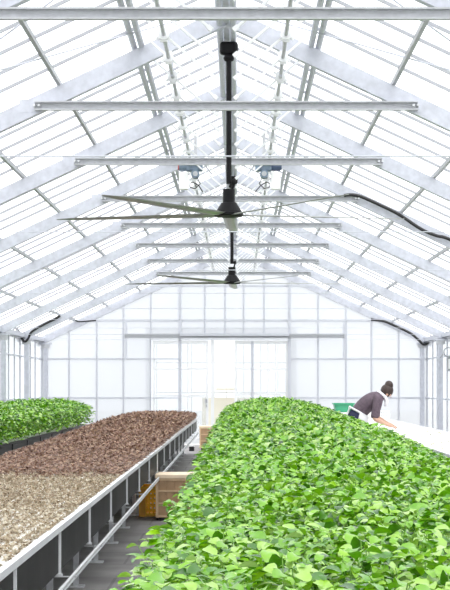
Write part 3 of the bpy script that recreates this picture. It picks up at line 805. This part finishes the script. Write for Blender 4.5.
g = MB().add(vs + vi, [(0, 3, 2, 1), (0, 1, 5, 4), (1, 2, 6, 5), (2, 3, 7, 6), (3, 0, 4, 7), (8, 9, 10, 11), (8, 12, 13, 9), (9, 13, 14, 10), (10, 14, 15, 11), (11, 15, 12, 8), (4, 5, 13, 12), (5, 6, 14, 13), (6, 7, 15, 14), (7, 4, 12, 15)])
g.build('body', GREENBIN, gb)
r = MB()
r.box((x0 - .02, y0 - .02, z1 - .03), (x1 + .02, y0 + .002, z1)); r.box((x0 - .02, y1 - .002, z1 - .03), (x1 + .02, y1 + .02, z1)); r.box((x0 - .02, y0 + .002, z1 - .03), (x0 + .002, y1 - .002, z1)); r.box((x1 - .002, y0 + .002, z1 - .03), (x1 + .02, y1 - .002, z1))
r.build('rim', GREENBIN, gb)

wk = empty('plastic_basket', (2.68, 30.2, WZ), 'white lattice basket on the white bed behind the person', 'basket')
x0, x1, y0, y1, z0, z1 = 2.56, 2.84, 30.0, 30.4, WZ, WZ + 0.255
MB().box((x0, y0, z0), (x1, y1, z0 + 0.012)).build('floor_plate', WHITEPL, wk)
for (a, b2) in (((x0, y0), (x1, y0 + .012)), ((x0, y1 - .012), (x1, y1)), ((x0, y0 + .012), (x0 + .012, y1 - .012)), ((x1 - .012, y0 + .012), (x1, y1 - .012))):
    l = MB()
    for z in np.linspace(z0 + 0.012, z1 - 0.03, 5): l.box((a[0], a[1], z), (b2[0], b2[1], z + 0.022))
    n = 6; dx, dy = b2[0] - a[0], b2[1] - a[1]
    for k in range(n + 1):
        if dx > dy: xx = a[0] + (dx - .016)*k/n; l.box((xx, a[1] + .001, z0 + .012), (xx + .016, b2[1] - .001, z1 - .005))
        else: yy = a[1] + (dy - .016)*k/n; l.box((a[0] + .001, yy, z0 + .012), (b2[0] - .001, yy + .016, z1 - .005))
    l.build('lattice_side', WHITEPL, wk)

# ================================================================== PERSON
PY = 26.0
per = empty('person', (1.9, PY, 0), 'person in dark shirt and white apron bending over the white bed', 'person')
def skin(name, V, E, R, m, parent, root=0, sub=2):
    me = bpy.data.meshes.new(name); off = parent_loc(parent)
    me.from_pydata([tuple(Vector(v) - off) for v in V], E, []); me.materials.append(m)
    o = bpy.data.objects.new(name, me); COL.objects.link(o); o.parent = parent
    sk = o.modifiers.new('skin', 'SKIN'); sk.use_smooth_shade = True
    for i, r in enumerate(R):
        rr = r if hasattr(r, '__len__') else (r, r)
        me.skin_vertices[0].data[i].radius = rr
    for i in range(len(V)): me.skin_vertices[0].data[i].use_root = (i == root)
    sb_ = o.modifiers.new('sub', 'SUBSURF'); sb_.levels = sub; sb_.render_levels = sub
    return o
V, E, R = [], [], []
def add(p, r, parent=None):
    V.append(p); R.append(r)
    if parent is not None: E.append((parent, len(V) - 1))
    return len(V) - 1
hip = add((1.90, PY, 0.87), 0.10)
wai = add((1.985, PY, 0.99), 0.095, hip)
che = add((2.11, PY, 1.13), 0.105, wai)
upp = add((2.235, PY, 1.215), 0.085, che)
nk0 = add((2.325, PY, 1.255), 0.055, upp)
nk1 = add((2.375, PY, 1.275), 0.05, nk0)
hd0 = add((2.405, PY - 0.01, 1.30), 0.088, nk1)
hd1 = add((2.44, PY - 0.02, 1.345), 0.086, hd0)
jaw = add((2.435, PY - 0.015, 1.225), 0.052, hd0)
nose = add((2.478, PY - 0.02, 1.265), 0.014, hd0)
for sy in (-1, 1):
    h1 = add((1.90, PY + sy*0.09, 0.80), 0.085, hip)
    k1 = add((1.935, PY + sy*0.10, 0.46), 0.062, h1)
    a1 = add((1.87, PY + sy*0.10, 0.10), 0.042, k1)
    f0 = add((1.93, PY + sy*0.10, 0.05), 0.04, a1)
    add((2.04, PY + sy*0.11, 0.035), 0.03, f0)
def arm(sh, el, wr, hd, sy):
    s0 = add(sh, 0.058, upp); e0 = add(el, 0.042, s0)
    mid = add(tuple((Vector(el)*0.6 + Vector(wr)*0.4)), 0.04, e0); w0 = add(wr, 0.028, mid); p0 = add(hd, (0.034, 0.024), w0)
    d = (Vector(hd) - Vector(wr)).normalized(); sd = Vector((0, 1, 0))
    for k, (o, L) in enumerate(((-0.030, 0.062), (-0.010, 0.074), (0.010, 0.070), (0.030, 0.054))):
        b = Vector(hd) + d*0.03 + sd*o
        c = b + d*L*0.55 + Vector((0, 0, -0.004)); e = c + (d*0.6 + Vector((0, 0, -0.55)))*L*0.5
        i0 = add(tuple(b), 0.0095, p0); i1 = add(tuple(c), 0.0085, i0); add(tuple(e), 0.007, i1)
    t0 = Vector(hd) - sd*sy*-0.028 - d*0.01; t1 = t0 + d*0.035 + sd*sy*0.025
    j0 = add(tuple(t0), 0.011, p0); j1 = add(tuple(t1), 0.0095, j0); add(tuple(t1 + d*0.028 + Vector((0, 0, -0.01))), 0.008, j1)
SHN, ELN, WRN, HDN = (2.255, PY - 0.175, 1.185), (2.185, PY - 0.25, 0.885), (2.395, PY - 0.24, 0.785), (2.455, PY - 0.235, 0.765)
SHF, ELF, WRF, HDF = (2.255, PY + 0.175, 1.185), (2.26, PY + 0.25, 0.90), (2.45, PY + 0.16, 0.79), (2.51, PY + 0.14, 0.77)
arm(SHN, ELN, WRN, HDN, 1); arm(SHF, ELF, WRF, HDF, -1)
body = skin('body', V, E, R, SKIN, per, hip)
for sy in (-1, 1):
    MB().ball((2.478, PY - 0.015 + sy*0.032, 1.298), (0.012, 0.014, 0.012), 10, 7).build('eye', EYEM, body, True)
    MB().ball((2.405, PY - 0.01 + sy*0.088, 1.285), (0.022, 0.012, 0.034), 10, 7).build('ear', SKIN, body, True)
MB().ball((2.476, PY - 0.015, 1.228), (0.014, 0.026, 0.008), 10, 7).build('mouth', LIPM, body, True)
# hair: cap over the skull and a bun on the crown
hm = MB().ball((2.412, PY - 0.015, 1.335), (0.105, 0.108, 0.108), 18, 12)
hm.ball((2.385, PY - 0.01, 1.30), (0.085, 0.095, 0.085), 14, 9)
hr = hm.build('hair', HAIR, per, True)
MB().ball((2.442, PY - 0.02, 1.415), (0.072, 0.075, 0.082), 14, 9).build('bun', HAIR, hr, True)
# shirt: a torso following the bent back, sleeves to the elbow
sp = [(1.955, 0.965, 0.128, 0.164), (1.97, 0.99, 0.137, 0.168), (2.01, 1.045, 0.138, 0.168), (2.075, 1.11, 0.140, 0.176), (2.15, 1.165, 0.138, 0.186), (2.225, 1.205, 0.122, 0.188), (2.285, 1.232, 0.098, 0.165), (2.325, 1.25, 0.076, 0.115), (2.35, 1.262, 0.066, 0.085)]
sm = MB(); nn = 24; vs = []
for i, (x_, z_, th, wd) in enumerate(sp):
    a_, b_ = sp[max(i - 1, 0)], sp[min(i + 1, len(sp) - 1)]
    t_ = Vector((b_[0] - a_[0], 0, b_[1] - a_[1])).normalized(); up_ = Vector((-t_.z, 0, t_.x))
    for k in range(nn):
        an = 2*PI*k/nn; f = 1 + 0.02*math.sin(5*an + i*1.3)
        vs.append(Vector((x_, PY, z_)) + up_*math.sin(an)*th*f + Vector((0, 1, 0))*math.cos(an)*wd*f)
fs = [(i*nn + k, i*nn + (k+1) % nn, (i+1)*nn + (k+1) % nn, (i+1)*nn + k) for i in range(len(sp) - 1) for k in range(nn)]
sm.add(vs, fs)
for s_, e_ in ((SHN, ELN), (SHF, ELF)):
    sv_, ev_ = Vector(s_), Vector(e_); inn = Vector((2.245, PY + (sv_.y - PY)*0.55, 1.205))
    sm.tube(smooth_path([inn, sv_.lerp(inn, 0.25) + Vector((0.0, 0, 0.005)), sv_.lerp(ev_, 0.25), sv_.lerp(ev_, 0.6), sv_.lerp(ev_, 1.0)], 4),
            [0.085 + 0.0*k for k in range(4)] + [0.088 - 0.0022*k for k in range(13)], 14)
shirt = sm.build('shirt', SHIRT, per, True)
ss = shirt.modifiers.new('sub', 'SUBSURF'); ss.levels = 1; ss.render_levels = 1
# trousers: seat lofted up to the waist, two tapering legs
tm = MB(); nn = 24; vs = []
tp = [(1.905, 0.70, 0.105, 0.155), (1.90, 0.76, 0.135, 0.182), (1.898, 0.83, 0.148, 0.186), (1.912, 0.90, 0.144, 0.180), (1.942, 0.955, 0.136, 0.170), (1.968, 0.992, 0.130, 0.162)]
for i, (x_, z_, th, wd) in enumerate(tp):
    a_, b_ = tp[max(i - 1, 0)], tp[min(i + 1, len(tp) - 1)]
    t_ = Vector((b_[0] - a_[0], 0, b_[1] - a_[1])).normalized(); up_ = Vector((-t_.z, 0, t_.x))
    vs += [Vector((x_, PY, z_)) + up_*math.sin(2*PI*k/nn)*th + Vector((0, 1, 0))*math.cos(2*PI*k/nn)*wd for k in range(nn)]
tm.add(vs, [(i*nn + k, i*nn + (k+1) % nn, (i+1)*nn + (k+1) % nn, (i+1)*nn + k) for i in range(len(tp) - 1) for k in range(nn)] + [tuple(range(nn - 1, -1, -1))])
for sy in (-1, 1):
    tm.tube(smooth_path([(1.90, PY + sy*0.085, 0.84), (1.905, PY + sy*0.092, 0.72), (1.935, PY + sy*0.10, 0.46), (1.885, PY + sy*0.10, 0.12)], 4), [0.098 - 0.0022*k for k in range(13)], 16)
tro = tm.build('trousers', NAVY, per, True)
for sy in (-1, 1):
    skin('shoe', [(1.86, PY + sy*0.10, 0.12), (1.875, PY + sy*0.10, 0.055), (1.95, PY + sy*0.10, 0.05), (2.05, PY + sy*0.11, 0.04)], [(0, 1), (1, 2), (2, 3)], [0.06, 0.055, 0.052, 0.04], SHOE, per)
# apron: skirt wrapping front and sides, waistband, bow at the back
ap = MB(); n = 20; rows = 7; vs = []; fs = []
for j in range(rows):
    t = j/(rows - 1)
    for i in range(n + 1):
        a = math.radians(-92 + 184*i/n)
        cx = 1.965 - 0.06*min(1, t*2.2); rx = 0.142 + 0.05*min(1, t*2); ry = 0.186 + 0.03*t + 0.008*math.sin(i*1.9)*t
        zz = 0.985 - 0.5*t - 0.078*math.cos(a)*(1 - t)
        vs.append((cx + rx*math.cos(a), PY + ry*math.sin(a), zz))
fs = [(j*(n+1)+i, j*(n+1)+i+1, (j+1)*(n+1)+i+1, (j+1)*(n+1)+i) for j in range(rows - 1) for i in range(n)]
apo = ap.add(vs, fs).build('apron', APRON, per, True)
sd = apo.modifiers.new('thick', 'SOLIDIFY'); sd.thickness = 0.008
bd = MB(); ring = [(1.962 + 0.136*math.cos(a), PY + 0.182*math.sin(a), 0.978 - 0.078*math.cos(a)) for a in np.linspace(0, 2*PI, 33)]
bd.tube(ring, 0.017, 8, False); bd.build('waistband', APRON, apo, True)
bw = MB()
for sgn in (-1, 1): bw.ball((1.808, PY + sgn*0.05 - 0.03, 1.058), (0.02, 0.055, 0.03))
bw.tube([(1.805, PY - 0.04, 1.05), (1.765, PY - 0.06, 0.96), (1.735, PY - 0.07, 0.85)], 0.014, 6)
bw.build('bow', APRON, apo, True)
# towel round the neck, ends hanging
tw = MB(); ring = [(2.335 + 0.085*math.cos(a)*0.7, PY + 0.098*math.sin(a), 1.265 - 0.07*math.cos(a)*0.7) for a in np.linspace(0, 2*PI, 25)]
tw.tube(ring, 0.026, 10, False)
tw.tube([(2.375, PY - 0.08, 1.245), (2.40, PY - 0.11, 1.16), (2.375, PY - 0.12, 1.08)], [0.027, 0.03, 0.022], 10)
tw.tube([(2.38, PY + 0.08, 1.24), (2.41, PY + 0.08, 1.15), (2.40, PY + 0.08, 1.08)], [0.027, 0.03, 0.022], 10)
tw.build('neck_towel', APRON, per, True)

# ================================================================== LIGHT, CAMERA
w = bpy.data.worlds.new('overcast_sky'); S.world = w; w.use_nodes = True
nt = w.node_tree; bg = nt.nodes['Background']
bg.inputs['Color'].default_value = (0.97, 0.985, 1.0, 1); bg.inputs['Strength'].default_value = 2.1
L = bpy.data.lights.new('sun_through_cloud', 'SUN'); L.energy = 1.2; L.angle = math.radians(50); L.color = (1.0, 0.985, 0.95)
lo = bpy.data.objects.new('sun_through_cloud', L); COL.objects.link(lo)
lo.rotation_euler = Vector((-0.25, 0.55, -1)).to_track_quat('-Z', 'Y').to_euler()

cam = bpy.data.cameras.new('camera'); co = bpy.data.objects.new('camera', cam); COL.objects.link(co)
co.location = (0, 0, EYE); co.rotation_euler = (PI/2, 0, 0)
cam.sensor_fit = 'VERTICAL'; cam.sensor_height = 24.0; cam.sensor_width = 24.0
cam.lens = F/590*24.0
cam.shift_x = -(VX - 225)/590; cam.shift_y = (VY - 295)/590
cam.clip_end = 500
S.camera = co
vs_ = S.view_settings
vs_.view_transform = 'Standard'; vs_.look = 'None'; vs_.gamma = 1; vs_.use_curve_mapping = False; vs_.exposure = 0.2
S.cycles.max_bounces = 10; S.cycles.transparent_max_bounces = 32; S.cycles.diffuse_bounces = 5
S.cycles.use_denoising = True; S.cycles.denoising_prefilter = 'ACCURATE'; S.cycles.use_adaptive_sampling = False
